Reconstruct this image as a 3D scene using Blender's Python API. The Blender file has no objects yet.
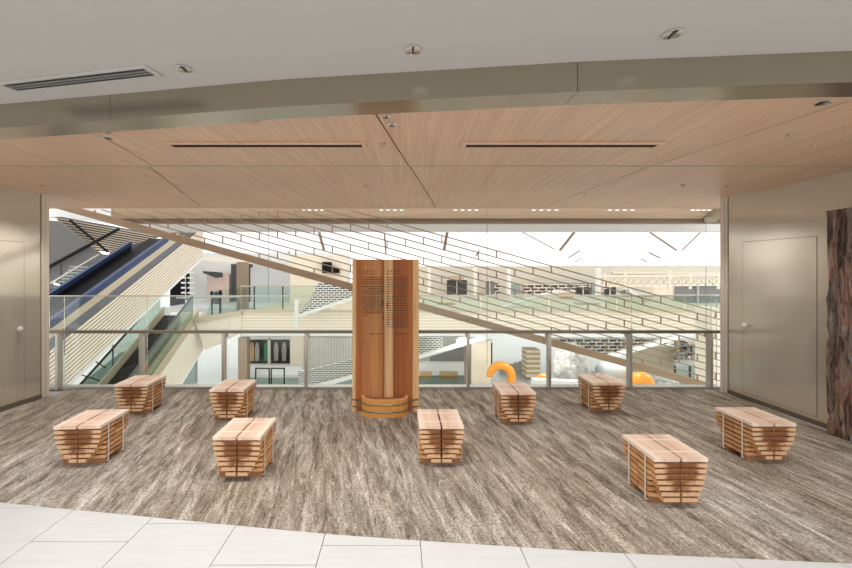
import bpy, bmesh, math, random
from mathutils import Vector, Matrix, noise
random.seed(4)
S = bpy.context.scene
C = S.collection
F, CX, CY, EYE = 410.0, 400.0, 270.0, 1.67

def W(px, py, Y):                       # a point of the place seen at (px, py), Y metres away
    return Vector(((px-CX)*Y/F, Y, EYE-(py-CY)*Y/F))

# ------------------------------------------------------------------ materials
def mat(name, col, rough=.6, metal=0.0, spec=.5):
    m = bpy.data.materials.new(name); m.use_nodes = True
    b = m.node_tree.nodes['Principled BSDF']
    b.inputs['Base Color'].default_value = (*col, 1)
    b.inputs['Roughness'].default_value = rough
    b.inputs['Metallic'].default_value = metal
    b.inputs['Specular IOR Level'].default_value = spec
    return m

def nd(m, t, **kw):
    n = m.node_tree.nodes.new(t)
    for k, v in kw.items(): setattr(n, k, v)
    return n
def lk(m, a, b): m.node_tree.links.new(a, b)
def bsdf(m): return m.node_tree.nodes['Principled BSDF']

def coords(m, scale=(1,1,1), rot=(0,0,0), loc=(0,0,0)):
    tc = nd(m, 'ShaderNodeTexCoord'); mr = nd(m, 'ShaderNodeMapping'); mp = nd(m, 'ShaderNodeMapping')
    mr.inputs['Rotation'].default_value = rot; mp.inputs['Scale'].default_value = scale
    mp.inputs['Location'].default_value = loc
    lk(m, tc.outputs['Object'], mr.inputs['Vector']); lk(m, mr.outputs['Vector'], mp.inputs['Vector'])
    return mp.outputs['Vector']

def ramp(m, fac, stops, interp='LINEAR'):
    r = nd(m, 'ShaderNodeValToRGB'); r.color_ramp.interpolation = interp
    e = r.color_ramp.elements
    while len(e) < len(stops): e.new(.5)
    for i, (p, c) in enumerate(stops):
        e[i].position = p; e[i].color = (*c, 1)
    lk(m, fac, r.inputs['Fac'])
    return r.outputs['Color']

def noise_tex(m, vec, scale, detail=4, rough=.6, dist=0):
    n = nd(m, 'ShaderNodeTexNoise')
    n.inputs['Scale'].default_value = scale; n.inputs['Detail'].default_value = detail
    n.inputs['Roughness'].default_value = rough; n.inputs['Distortion'].default_value = dist
    lk(m, vec, n.inputs['Vector'])
    return n.outputs['Fac']

def mixc(m, fac, a, b, mode='MIX'):
    n = nd(m, 'ShaderNodeMix', data_type='RGBA', blend_type=mode)
    if isinstance(fac, float): n.inputs[0].default_value = fac
    else: lk(m, fac, n.inputs[0])
    for s, v in ((6, a), (7, b)):
        if isinstance(v, tuple): n.inputs[s].default_value = (*v, 1)
        else: lk(m, v, n.inputs[s])
    return n.outputs[2]

def bump(m, h, strength=.3, dist=.01):
    b = nd(m, 'ShaderNodeBump'); b.inputs['Strength'].default_value = strength
    b.inputs['Distance'].default_value = dist
    lk(m, h, b.inputs['Height']); lk(m, b.outputs['Normal'], bsdf(m).inputs['Normal'])

def wood(name, a, b, scale=(40, 2, 40), rough=.5, tint_obj=0.0):
    m = mat(name, a, rough)
    v = coords(m, scale)
    f = noise_tex(m, v, 1, 6, .6, .3)
    c = ramp(m, f, [(.3, a), (.7, b)])
    if tint_obj:
        oi = nd(m, 'ShaderNodeObjectInfo')
        t = ramp(m, oi.outputs['Random'], [(0, (1-tint_obj,)*3), (1, (1+tint_obj*.4,)*3)])
        c = mixc(m, 1.0, c, t, 'MULTIPLY')
    lk(m, c, bsdf(m).inputs['Base Color'])
    return m

def thin_glass(name, tint, ior=1.4, rough=.02):
    m = bpy.data.materials.new(name); m.use_nodes = True
    nt = m.node_tree; nt.nodes.clear()
    out = nd(m, 'ShaderNodeOutputMaterial'); mx = nd(m, 'ShaderNodeMixShader')
    tr = nd(m, 'ShaderNodeBsdfTransparent'); tr.inputs['Color'].default_value = (*tint, 1)
    gl = nd(m, 'ShaderNodeBsdfGlossy'); gl.inputs['Roughness'].default_value = rough
    lw = nd(m, 'ShaderNodeFresnel'); lw.inputs['IOR'].default_value = ior
    lk(m, lw.outputs[0], mx.inputs[0]); lk(m, tr.outputs[0], mx.inputs[1]); lk(m, gl.outputs[0], mx.inputs[2])
    lk(m, mx.outputs[0], out.inputs[0])
    return m

M = {}
M['white_ceiling'] = mat('white_ceiling_paint', (.55,.53,.505), .8)
M['champagne'] = mat('champagne_metal', (.40,.355,.27), .24, .85)
M['dark_gap'] = mat('dark_joint', (.03,.025,.02), .8)
M['black'] = mat('black_metal', (.008,.008,.009), .6, 0, .15)
M['chrome'] = mat('chrome', (.74,.74,.76), .08, 1)
M['lamp_glow'] = mat('lamp_glow', (1,1,1), .5)
M['lens'] = mat('lamp_lens', (.05,.05,.06), .3)
b = bsdf(M['lamp_glow']); b.inputs['Emission Color'].default_value = (1,.93,.82,1); b.inputs['Emission Strength'].default_value = 1.3
M['steel'] = mat('satin_steel', (.52,.49,.43), .32, .75)
M['rail'] = mat('bronze_rail', (.20,.165,.125), .4, .6)
M['knob'] = mat('white_knob', (.8,.78,.74), .3)
M['wall'] = mat('champagne_wall_panel', (.62,.56,.46), .13, .38)
M['jamb'] = mat('jamb_paint', (.68,.61,.51), .5)
M['wall_line'] = mat('wall_joint', (.16,.135,.10), .7)
M['glass'] = thin_glass('balustrade_glass', (.955,.98,.965))
M['glass_far'] = thin_glass('far_glass', (.85,.92,.895), 1.15)
M['glass_dark'] = thin_glass('dark_glass', (.06,.07,.09))
M['glass_teal'] = thin_glass('teal_glass', (.68,.75,.71), 1.06)

# wood ceiling laminate, grain runs towards the glass
m = M['ceil_wood'] = mat('ceiling_wood', (.6,.4,.27), .42)
v = coords(m, (14, .55, 14), (0, 0, .03)); f1 = noise_tex(m, v, 1.2, 5, .65, .2)
v2 = coords(m, (90, 1.2, 90), (0,0,.03)); f2 = noise_tex(m, v2, 1, 3, .5)
c1 = ramp(m, f1, [(.3, (.62,.405,.265)), (.7, (.76,.515,.355))])
c2 = ramp(m, f2, [(.3, (.86,.84,.82)), (.7, (1.06,1.06,1.06))])
lk(m, mixc(m, 1.0, c1, c2, 'MULTIPLY'), bsdf(m).inputs['Base Color'])

# streaked carpet
m = M['carpet'] = mat('streaked_carpet', (.3,.27,.23), .95, 0, .1)
v = coords(m, (6.5, .95, 1), (0, 0, -.20)); f1 = noise_tex(m, v, 1.5, 8, .74, .6)
v2 = coords(m, (15, 2.0, 1), (0, 0, -.16), (3,1,0)); f2 = noise_tex(m, v2, 1.5, 6, .72, .8)
v3 = coords(m, (.9, .5, 1)); f3 = noise_tex(m, v3, 1, 3, .5)
v4 = coords(m, (34, 24, 1)); f4 = noise_tex(m, v4, 2, 4, .75)
c1 = ramp(m, f1, [(.32, (.14,.118,.096)), (.43, (.25,.22,.183)), (.53, (.355,.325,.285)), (.64, (.53,.505,.465))])
f5 = noise_tex(m, coords(m, (9, 1.7, 1), (0,0,-.12), (5,2,0)), 1.3, 7, .75, 1.6)
c2 = ramp(m, f2, [(.38, (.58,.55,.51)), (.46, (1.1,1.1,1.1)), (.56, (1.1,1.1,1.1)), (.63, (1.6,1.6,1.6))])
c = mixc(m, 1.0, c1, c2, 'MULTIPLY')
c = mixc(m, ramp(m, f5, [(.56,(0,0,0)),(.62,(.75,.75,.75))]), c, (.58,.56,.525))
c = mixc(m, ramp(m, f5, [(.36,(.7,.7,.7)),(.42,(0,0,0))]), c, (.16,.125,.095))
c = mixc(m, .8, c, ramp(m, f3, [(.35, (.90,.84,.78)), (.65, (1.10,1.12,1.14))]), 'MULTIPLY')
c = mixc(m, 1.0, c, ramp(m, f4, [(.36, (.50,.47,.44)), (.5, (1,1,1)), (.66, (1.35,1.35,1.35))]), 'MULTIPLY')
lk(m, c, bsdf(m).inputs['Base Color']); bump(m, f4, .4, .004)

# white stone tiles
m = M['tile'] = mat('white_tile', (.68,.69,.70), .3)
v = coords(m, (1.2, 12, 1)); f = noise_tex(m, v, 2, 5, .6)
lk(m, ramp(m, f, [(.3, (.635,.66,.69)), (.7, (.695,.72,.75))]), bsdf(m).inputs['Base Color'])
M['grout'] = mat('tile_joint', (.42,.41,.40), .9)

# bench cedar: dark heartwood half-round in the middle of each end, sapwood round it
m = M['cedar'] = mat('cedar', (.7,.45,.28), .65, 0, .25)
v = coords(m, (34, 2.2, 60)); f = noise_tex(m, v, 1, 5, .6, .4)
c1 = ramp(m, f, [(.28, (.46,.235,.105)), (.5, (.64,.36,.175)), (.72, (.76,.49,.28))])
oi = nd(m, 'ShaderNodeObjectInfo')
c1 = mixc(m, 1.0, c1, ramp(m, oi.outputs['Random'], [(0, (.80,.72,.64)), (.5, (1,.96,.92)), (1, (1.15,1.12,1.10))]), 'MULTIPLY')
lk(m, c1, bsdf(m).inputs['Base Color'])
m = M['cedar_end'] = mat('cedar_end_grain', (.6,.36,.2), .75, 0, .2)
tc = nd(m, 'ShaderNodeTexCoord'); mp = nd(m, 'ShaderNodeMapping')
mp.inputs['Location'].default_value = (0, 0, -.36*2.9); mp.inputs['Scale'].default_value = (5.5, 0, 2.9)
lk(m, tc.outputs['Object'], mp.inputs['Vector'])
ln = nd(m, 'ShaderNodeVectorMath', operation='LENGTH'); lk(m, mp.outputs['Vector'], ln.inputs[0])
v = coords(m, (9, 9, 9)); nz = noise_tex(m, v, 2, 3, .5)
ad = nd(m, 'ShaderNodeMath', operation='MULTIPLY_ADD'); lk(m, nz, ad.inputs[0]); ad.inputs[1].default_value = .5; lk(m, ln.outputs['Value'], ad.inputs[2])
heart = ramp(m, ad.outputs[0], [(0, (.15,.055,.022)), (.84, (.25,.105,.045)), (.97, (.60,.37,.21)), (1, (.70,.46,.28))])
lk(m, heart, bsdf(m).inputs['Base Color'])
m = M['cedar_top'] = wood('cedar_top', (.66,.44,.33), (.86,.66,.53), (26, 1.8, 26), .5)
old = bsdf(m).inputs['Base Color'].links[0].from_socket
tc = nd(m, 'ShaderNodeTexCoord'); sx = nd(m, 'ShaderNodeSeparateXYZ'); lk(m, tc.outputs['Object'], sx.inputs[0])
ab = nd(m, 'ShaderNodeMath', operation='ABSOLUTE'); lk(m, sx.outputs[0], ab.inputs[0])
mu = nd(m, 'ShaderNodeMath', operation='MULTIPLY'); lk(m, ab.outputs[0], mu.inputs[0]); mu.inputs[1].default_value = 5
lk(m, mixc(m, ramp(m, mu.outputs[0], [(.55,(0,0,0)),(.85,(.8,.8,.8))]), old, (.90,.77,.64)), bsdf(m).inputs['Base Color'])
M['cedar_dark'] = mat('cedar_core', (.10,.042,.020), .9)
M['skid'] = wood('skid_wood', (.26,.12,.06), (.36,.19,.10), (6, 40, 40), .7)
M['strap'] = mat('strap', (.78,.77,.74), .3)

# info board: sapwood edges, red heartwood, pale middle strip
m = M['board'] = mat('board_wood', (.5,.25,.12), .6, 0, .2)
tc = nd(m, 'ShaderNodeTexCoord'); sx = nd(m, 'ShaderNodeSeparateXYZ'); lk(m, tc.outputs['Object'], sx.inputs[0])
v = coords(m, (3, 3, .8)); nz = noise_tex(m, v, 2.5, 2, .5)
ma = nd(m, 'ShaderNodeMath', operation='MULTIPLY_ADD'); lk(m, nz, ma.inputs[0]); ma.inputs[1].default_value = .012; lk(m, sx.outputs[0], ma.inputs[2])
mr = nd(m, 'ShaderNodeMapRange'); mr.inputs[1].default_value = -.386; mr.inputs[2].default_value = .398
lk(m, ma.outputs[0], mr.inputs[0])
pale, mid, red, deep = (.76,.49,.25), (.47,.20,.075), (.39,.135,.045), (.24,.075,.028)
base = ramp(m, mr.outputs[0], [(0, pale), (.045, pale), (.06, (.45,.16,.055)), (.12, red), (.17, mid), (.36, (.53,.25,.105)), (.44, mid),
    (.475, deep), (.49, (.66,.40,.20)), (.60, (.72,.46,.24)), (.62, (.31,.10,.038)), (.74, (.35,.12,.042)), (.86, (.42,.145,.05)), (.90, (.44,.155,.055)), (.925, pale), (1, pale)])
v = coords(m, (70, 70, 1.1)); gr = noise_tex(m, v, 1, 5, .6, .5)
lk(m, mixc(m, 1.0, base, ramp(m, gr, [(.3, (.72,.68,.64)), (.6, (1.1,1.1,1.1))]), 'MULTIPLY'), bsdf(m).inputs['Base Color'])
M['ink'] = mat('dark_print', (.05,.03,.02), .7)
M['knot'] = mat('wood_knot', (.07,.03,.015), .7)
M['tub'] = wood('tub_wood', (.60,.255,.045), (.74,.36,.08), (30, 30, 2), .45)
M['tub_rim'] = wood('tub_rim', (.76,.47,.25), (.84,.57,.34), (20, 20, 20), .5)
M['tub_dark'] = wood('tub_fill', (.30,.14,.06), (.42,.21,.10), (20, 4, 20), .6)
M['hoop'] = mat('hoop_metal', (.30,.29,.27), .35, .8)

# bark
m = M['bark'] = mat('bark', (.2,.1,.07), .9)
v = coords(m, (14, 14, 2.2)); f = noise_tex(m, v, 1.3, 8, .72, .8)
v2 = coords(m, (3, 3, 1.3), (0,0,0), (3,1,2)); f2 = noise_tex(m, v2, 1.6, 4, .6)
c1 = ramp(m, f, [(.36, (.018,.016,.016)), (.44, (.12,.085,.07)), (.52, (.27,.175,.14)), (.60, (.31,.285,.26)), (.70, (.50,.50,.49))])
c2 = ramp(m, f2, [(.4, (1.2,.85,.72)), (.6, (.8,.92,.95))])
lk(m, mixc(m, .8, c1, c2, 'MULTIPLY'), bsdf(m).inputs['Base Color']); bump(m, f, 1.0, .03)

M['lattice'] = wood('lattice_wood', (.36,.255,.18), (.46,.34,.25), (2, 30, 30), .5)
M['beam_wood'] = wood('beam_wood', (.42,.29,.19), (.52,.38,.26), (1.5, 30, 30), .5)
M['header'] = wood('header_wood', (.43,.31,.20), (.52,.39,.26), (1, 30, 30), .5)
M['pale_fascia'] = mat('pale_fascia', (.82,.83,.81), .6)
M['cream'] = mat('cream_panel', (.88,.79,.65), .6)
M['cream_shadow'] = mat('slat_gap', (.10,.08,.055), .8)
M['white'] = mat('white_paint', (.86,.86,.84), .6)
M['offwhite'] = mat('offwhite', (.76,.75,.71), .6)
M['far_wall'] = mat('far_wall', (.70,.66,.57), .6)
M['lightgrey'] = mat('light_grey', (.60,.62,.64), .6)
M['midgrey'] = mat('mid_grey', (.25,.25,.245), .6)
M['darkgrey'] = mat('dark_grey', (.06,.065,.07), .6)
M['blue'] = mat('escalator_blue', (.022,.045,.125), .45, .2)
M['beige'] = mat('beige_band', (.50,.43,.31), .5)
M['greyband'] = mat('grey_band', (.12,.12,.145), .5)
M['gold'] = mat('stringer_gold', (.56,.48,.34), .4, .4)
M['brown'] = mat('brown_column', (.28,.205,.145), .6)
M['pink'] = mat('pale_pink', (.80,.62,.55), .6)
M['green_cloth'] = mat('green_cloth', (.08,.30,.17), .9)
M['grey_cloth'] = mat('grey_cloth', (.42,.40,.38), .9)
M['orange'] = mat('orange_vinyl', (.90,.33,.03), .4)
M['tan'] = mat('tan_weave', (.55,.36,.18), .7)
M['teal'] = mat('teal_floor', (.30,.38,.36), .4)
M['atrium_floor'] = mat('atrium_floor', (.60,.61,.62), .35)

def striped(name, a, b, freq, axis=2, duty=.75):
    m = mat(name, a, .6)
    v = coords(m); s = nd(m, 'ShaderNodeSeparateXYZ'); lk(m, v, s.inputs[0])
    mu = nd(m, 'ShaderNodeMath', operation='MULTIPLY'); lk(m, s.outputs[axis], mu.inputs[0]); mu.inputs[1].default_value = freq
    fr = nd(m, 'ShaderNodeMath', operation='FRACT'); lk(m, mu.outputs[0], fr.inputs[0])
    lk(m, ramp(m, fr.outputs[0], [(0, a), (duty, b)], 'CONSTANT'), bsdf(m).inputs['Base Color'])
    return m
M['stripe'] = striped('cream_boarding', (.90,.80,.65), (.62,.53,.40), 8.2)
M['stripe_fine'] = striped('fine_boarding', (.90,.82,.69), (.68,.60,.48), 14)
M['curtain'] = striped('pleated_curtain', (.74,.72,.66), (.60,.57,.51), 5, 0, .6)

# woven mesh cladding: brick-like pale lozenges over dark gaps
def mesh_clad(name, a, b, w=.36, h=.13):
    m = mat(name, a, .6)
    v = coords(m, (1, 1, 1), (math.pi/2, 0, 0))
    br = nd(m, 'ShaderNodeTexBrick'); lk(m, v, br.inputs['Vector'])
    br.inputs['Color1'].default_value = (*b, 1); br.inputs['Color2'].default_value = (*b, 1); br.inputs['Mortar'].default_value = (*a, 1)
    br.inputs['Scale'].default_value = 1; br.inputs['Brick Width'].default_value = w; br.inputs['Row Height'].default_value = h
    br.inputs['Mortar Size'].default_value = h*.20; br.inputs['Mortar Smooth'].default_value = .1
    lk(m, br.outputs['Color'], bsdf(m).inputs['Base Color'])
    return m
M['mesh'] = mesh_clad('woven_mesh', (.78,.76,.68), (.05,.07,.065), .21, .085)
M['mesh_pale'] = mesh_clad('pale_mesh', (.80,.78,.72), (.16,.19,.19), .22, .09)

M['mesh_far'] = mesh_clad('far_mesh', (.80,.76,.68), (.04,.05,.05), .55, .22)
m = M['wrap'] = mat('clear_wrap', (.74,.77,.76), .15)
v = coords(m, (1,1,1)); f = noise_tex(m, v, 2.6, 7, .7, 2.5)
lk(m, ramp(m, f, [(.40, (.62,.64,.61)), (.5, (.88,.89,.88)), (.62, (.96,.96,.95))]), bsdf(m).inputs['Base Color']); bump(m, f, 1.0, .3)

# translucent roof membrane
m = M['membrane'] = bpy.data.materials.new('roof_membrane'); m.use_nodes = True
m.node_tree.nodes.clear()
o_ = nd(m, 'ShaderNodeOutputMaterial'); t_ = nd(m, 'ShaderNodeBsdfTranslucent'); d_ = nd(m, 'ShaderNodeBsdfDiffuse'); ad_ = nd(m, 'ShaderNodeMixShader')
t_.inputs['Color'].default_value = (.98,.98,.97,1); d_.inputs['Color'].default_value = (.9,.9,.9,1); ad_.inputs[0].default_value = .25
lk(m, t_.outputs[0], ad_.inputs[1]); lk(m, d_.outputs[0], ad_.inputs[2]); lk(m, ad_.outputs[0], o_.inputs[0])

# ------------------------------------------------------------------ mesh helpers
class MB:
    def __init__(s): s.v = []; s.f = []; s.mi = []
    def raw(s, vs, fs, mi=0):
        n = len(s.v); s.v += [tuple(p) for p in vs]
        for f in fs: s.f.append([i+n for i in f]); s.mi.append(mi)
        return s
    def box(s, x0, x1, y0, y1, z0, z1, mi=0):
        vs = [(x,y,z) for z in (z0,z1) for y in (y0,y1) for x in (x0,x1)]
        return s.raw(vs, [(0,2,3,1),(4,5,7,6),(0,1,5,4),(1,3,7,5),(3,2,6,7),(2,0,4,6)], mi)
    def prism(s, pts, d, mi=0, cap=None):          # polygon extruded by the vector d
        n = len(pts); d = Vector(d); A = [Vector(p) for p in pts]; B = [p+d for p in A]
        fs = [(i,(i+1)%n,n+(i+1)%n,n+i) for i in range(n)]
        s.raw(A+B, fs, mi)
        k = len(s.v)-2*n
        s.f.append([k+i for i in range(n)][::-1]); s.mi.append(mi if cap is None else cap)
        s.f.append([k+n+i for i in range(n)]); s.mi.append(mi if cap is None else cap)
        return s
    def bar(s, a, b, w, h=None, mi=0, up=(0,0,1)): # rectangular bar from a to b
        h = h or w; a = Vector(a); b = Vector(b); t = (b-a).normalized(); up = Vector(up)
        if abs(t.dot(up)) > .98: up = Vector((0,1,0))
        r = t.cross(up).normalized(); u = r.cross(t)
        vs = [p+r*sx*w/2+u*sz*h/2 for p in (a,b) for sx,sz in ((-1,-1),(1,-1),(1,1),(-1,1))]
        return s.raw(vs, [(0,1,2,3),(7,6,5,4),(0,4,5,1),(1,5,6,2),(2,6,7,3),(3,7,4,0)], mi)
    def tube(s, path, r, n=10, mi=0, close=True):
        path = [Vector(p) for p in path]; k = len(path); rs = r if isinstance(r, (list,tuple)) else [r]*k
        vs = []
        ref = None
        for i, p in enumerate(path):
            t = (path[min(i+1,k-1)]-path[max(i-1,0)]).normalized()
            if ref is None: ref = Vector((0,0,1)) if abs(t.z) < .9 else Vector((1,0,0))
            a = t.cross(ref).normalized(); c = a.cross(t).normalized(); ref = c
            for j in range(n):
                q = 2*math.pi*j/n; vs.append(p+(a*math.cos(q)+c*math.sin(q))*rs[i])
        fs = [(i*n+j, i*n+(j+1)%n, (i+1)*n+(j+1)%n, (i+1)*n+j) for i in range(k-1) for j in range(n)]
        if close: fs += [tuple(range(n))[::-1], tuple((k-1)*n+j for j in range(n))]
        return s.raw(vs, fs, mi)
    def lathe(s, prof, n=24, c=(0,0,0), mi=0):      # prof: (r, z)
        vs = [(c[0]+r*math.cos(2*math.pi*j/n), c[1]+r*math.sin(2*math.pi*j/n), c[2]+z) for r,z in prof for j in range(n)]
        k = len(prof)
        fs = [(i*n+j, i*n+(j+1)%n, (i+1)*n+(j+1)%n, (i+1)*n+j) for i in range(k-1) for j in range(n)]
        return s.raw(vs, fs, mi)
    def build(s, name, mats, parent=None, smooth=False, loc=None):
        me = bpy.data.meshes.new(name)
        vs = s.v
        if loc is not None:
            L = Vector(loc); vs = [tuple(Vector(p)-L) for p in vs]
        me.from_pydata(vs, [], s.f)
        if not isinstance(mats, (list,tuple)): mats = [mats]
        for q in mats: me.materials.append(q)
        for p, i in zip(me.polygons, s.mi): p.material_index = i; p.use_smooth = smooth
        bm = bmesh.new(); bm.from_mesh(me); bmesh.ops.recalc_face_normals(bm, faces=bm.faces); bm.to_mesh(me); bm.free()
        me.validate(); me.update()
        o = bpy.data.objects.new(name, me); C.objects.link(o)
        if loc is not None: o.location = loc
        if parent: o.parent = parent
        return o

def tag(o, label, cat, group=None, kind=None):
    o['label'] = label; o['category'] = cat
    if group: o['group'] = group
    if kind: o['kind'] = kind
    return o
def struct(o): o['kind'] = 'structure'; return o
def thing(name, label, cat, loc=(0,0,0), rz=0, group=None):
    o = bpy.data.objects.new(name, None); C.objects.link(o); o.empty_display_size = .1
    o.location = loc; o.rotation_euler = (0,0,rz)
    return tag(o, label, cat, group)
def dup(root, loc, rz, label):
    r = root.copy(); C.objects.link(r); r.location = loc; r.rotation_euler = (0,0,rz); r['label'] = label
    for ch in list(root.children):
        c = ch.copy(); C.objects.link(c); c.parent = r
        for g in list(ch.children):
            d = g.copy(); C.objects.link(d); d.parent = c
    return r
def panel(name, px, Y, t, m, parent=None):          # an outline with its own distance and thickness
    return MB().prism([W(x, y, Y) for x, y in px], (0, t, 0)).build(name, m, parent)
def rect(x0, y0, x1, y1): return [(x0,y0),(x1,y0),(x1,y1),(x0,y1)]

# ------------------------------------------------------------------ room
ZC, ZW = 2.66, 2.79
def edge_carpet(x):      # curved front edge of the carpet
    pts = [(-12,4.55),(-6,3.62),(-2.88,2.95),(-2.285,2.865),(-.505,2.603),(.124,2.536),(1.2,2.43),(2.576,2.337),(6,2.25),(12,2.3)]
    for (a,b),(c,d) in zip(pts, pts[1:]):
        if a <= x <= c: return b+(d-b)*(x-a)/(c-a)
xs = [-6+.4*i for i in range(31)]
YB = 5.9
xc = [-4.6+.3*i for i in range(31)]
mb = MB(); mb.prism([(x, edge_carpet(x), 0) for x in xc]+[(4.44,2.9,0),(4.44,YB,0),(-4.66,YB,0),(-4.66,5.3,0)], (0,0,-.02))
tag(mb.build('carpet', M['carpet']), 'grey-brown streaked carpet with a curved front edge', 'carpet')
# white tile floor, 0.6 m columns with staggered cross joints
struct(MB().box(-12,12,-3.5,YB,-.35,-.0245).build('floor', M['grout']))
mb = MB(); stag = {-3:2.0,-2:2.28,-1:2.44,0:2.10,1:2.25,2:2.36}
x0 = -.009
offs = [.35,.9,.1,.62,.2,1.0,.45]
tw = .60
for i in range(-17, 17):
    xa = .125 + i*tw
    y0 = {-6:2.70,-5:2.885,-4:2.527,-3:2.706,-2:2.325,-1:2.49,0:2.02,1:2.72,2:2.0,3:2.6}.get(i, 1.9+offs[i%7]*.4)
    y = y0 - 6*1.2
    while y < 5.2:
        mb.box(xa+.0025, xa+tw-.0025, max(-3.5,y+.0025), min(5.2, y+1.2-.0025), -.024, -.0035); y += 1.2
struct(mb.build('floor', M['tile']))
# ceilings
def beam_f(x): 
    pts = [(-12,5.4),(-6,3.42),(-2.70,2.77),(-1.852,2.619),(-.705,2.41),(.955,2.205),(2.308,2.094),(6,2.0),(12,2.1)]
    for (a,b),(c,d) in zip(pts, pts[1:]):
        if a <= x <= c: return b+(d-b)*(x-a)/(c-a)
def beam_t(x): return .205 if x < -1 else .185
xw = [-8+.4*i for i in range(41)]
struct(MB().prism([(x, beam_f(x)+.02, ZW) for x in xw]+[(8,-1.2,ZW),(-8,-1.2,ZW)], (0,0,.12)).build('ceiling', M['white_ceiling']))
bt = MB()
cuts = [-8,-1.852,.955,3.4,8]
for a, c in zip(cuts, cuts[1:]):
    n = 14; X = [a+.0015+(c-a-.003)*i/n for i in range(n+1)]
    bt.prism([(x, beam_f(x), 2.63) for x in X]+[(x, beam_f(x)+beam_t(x), 2.63) for x in X[::-1]], (0,0,.16))
struct(bt.build('trim_1', M['champagne']))
struct(MB().prism([(x, beam_f(x)+.006, 2.633) for x in xw]+[(x, beam_f(x)+.15, 2.633) for x in xw[::-1]], (0,0,.15)).build('trim_2', M['dark_gap']))
# wood ceiling panels between the joints
gj = .006
J1 = [(-2.19,2.94),(-2.346,3.895)]; J2 = [(-.185,2.43),(.082,3.895)]; J3 = [(2.66,2.2),(2.41,3.895)]
K1 = [(-2.40,3.925),(-3.17,6.6)]; K2 = [(.10,3.925),(.59,6.6)]; K3 = [(2.39,3.925),(2.24,6.6)]
def yline(x): return beam_f(x)+beam_t(x)-.02
def front_panel(xa0, xa1, xb0, xb1):     # front xa0..xb0, rear xa1..xb1 along the shadow gap
    n = 12; fr = [(xa0+(xb0-xa0)*i/n) for i in range(n+1)]
    return [(x, yline(x), ZC) for x in fr]+[(xb1,3.893,ZC),(xa1,3.893,ZC)]
def ext(J, y): (a,b),(c,d) = J; return a+(c-a)*(y-b)/(d-b)
f1 = (ext(J1,2.85), J1[1][0]); f2 = (ext(J2,2.5), J2[1][0]); f3 = (ext(J3,2.25), J3[1][0])
ce = [(-6.5,-6.5),f1,f2,f3,(6.5,6.5)]
mb = MB()
for a, c in zip(ce, ce[1:]): mb.prism(front_panel(a[0]+gj, a[1]+gj, c[0]-gj, c[1]-gj), (0,0,.05))
ck = [((-6.5,-6.5))]+[(K[0][0],K[1][0]) for K in (K1,K2,K3)]+[(6.5,6.5)]
for a, c in zip(ck, ck[1:]):
    mb.prism([(a[0]+gj,3.925,ZC),(c[0]-gj,3.925,ZC),(c[1]-gj,6.6,ZC),(a[1]+gj,6.6,ZC)], (0,0,.05))
struct(mb.build('ceiling', M['ceil_wood']))
struct(MB().prism([(x, beam_f(x)+.03, ZC+.052) for x in xw if abs(x) < 6.6]+[(6.4,6.6,ZC+.052),(-6.4,6.6,ZC+.052)], (0,0,.06)).build('ceiling', M['dark_gap']))
struct(MB().box(-4.7,4.4,3.896,3.922,ZC-.003,ZC+.03).build('trim_3', M['header']))

# walls (champagne panels) with their flush doors
def wall(name, A, B, side, door, jamb, dn, knobp):
    A = Vector((*A,0)); B = Vector((*B,0)); t = (B-A).normalized(); nrm = Vector((-t.y,t.x,0))*side
    # A = far end by the glass, B = near end
    mb = MB(); mb.prism([A, B, B+Vector((0,0,ZC)), A+Vector((0,0,ZC))], -nrm*.15)
    struct(mb.build(name, M['wall']))
    def strip(u0, u1, z0, z1, off, th, m, nm, par=None):
        p = [A+t*u0+Vector((0,0,z0)), A+t*u1+Vector((0,0,z0)), A+t*u1+Vector((0,0,z1)), A+t*u0+Vector((0,0,z1))]
        return MB().prism([q+nrm*(off-th) for q in p], nrm*th).build(nm, m, par)
    u0, u1, z0, z1 = door
    d = strip(u0+.006, u1-.006, z0+.006, z1-.006, .0035, .003, M['wall'], dn); struct(d)
    strip(u0, u1, z0, z1, .002, .0018, M['wall_line'], 'door_gap', d)
    k = A+t*knobp[0]+Vector((0,0,knobp[1]))
    kb = MB(); q = nrm.to_track_quat('Z','Y').to_matrix()
    prof = [(0,.004),(.014,.004),(.014,.022),(.030,.028),(.033,.040),(.028,.052),(.012,.058),(0,.059)]
    tmp = MB().lathe(prof, 20)
    kb.raw([k+q@Vector(p) for p in tmp.v], tmp.f)
    kb.build('knob', M['knob'], d, True)
    struct(strip(0, (B-A).length, 0, .055, .004, .0038, M['wall_line'] if False else M['rail'], 'baseboard_'+name.split('_')[1]))
    struct(strip(0, .035, 0, ZC, .012, .011, M['jamb'], 'trim_'+jamb))
    struct(strip(.048, .055, .06, ZC, .003, .0025, M['wall_line'], 'trim_'+jamb))
AR, BR = (4.445,5.60), (4.52,3.0)
AL, BL = (-4.67,5.38), (-4.78,3.2)
wall('wall_right', AR, BR, -1, (.27,1.20,.085,2.035), '4', 'door_2', (.345,.965))
wall('wall_left', AL, BL, 1, (.27,1.20,.06,2.02), '5', 'door_1', (.36,.95))

struct(MB().box(4.42,4.60,5.605,5.66,0,ZC).build('trim_13', M['jamb']))
struct(MB().box(-4.85,-4.655,5.385,5.44,0,ZC).build('trim_14', M['jamb']))

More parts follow.
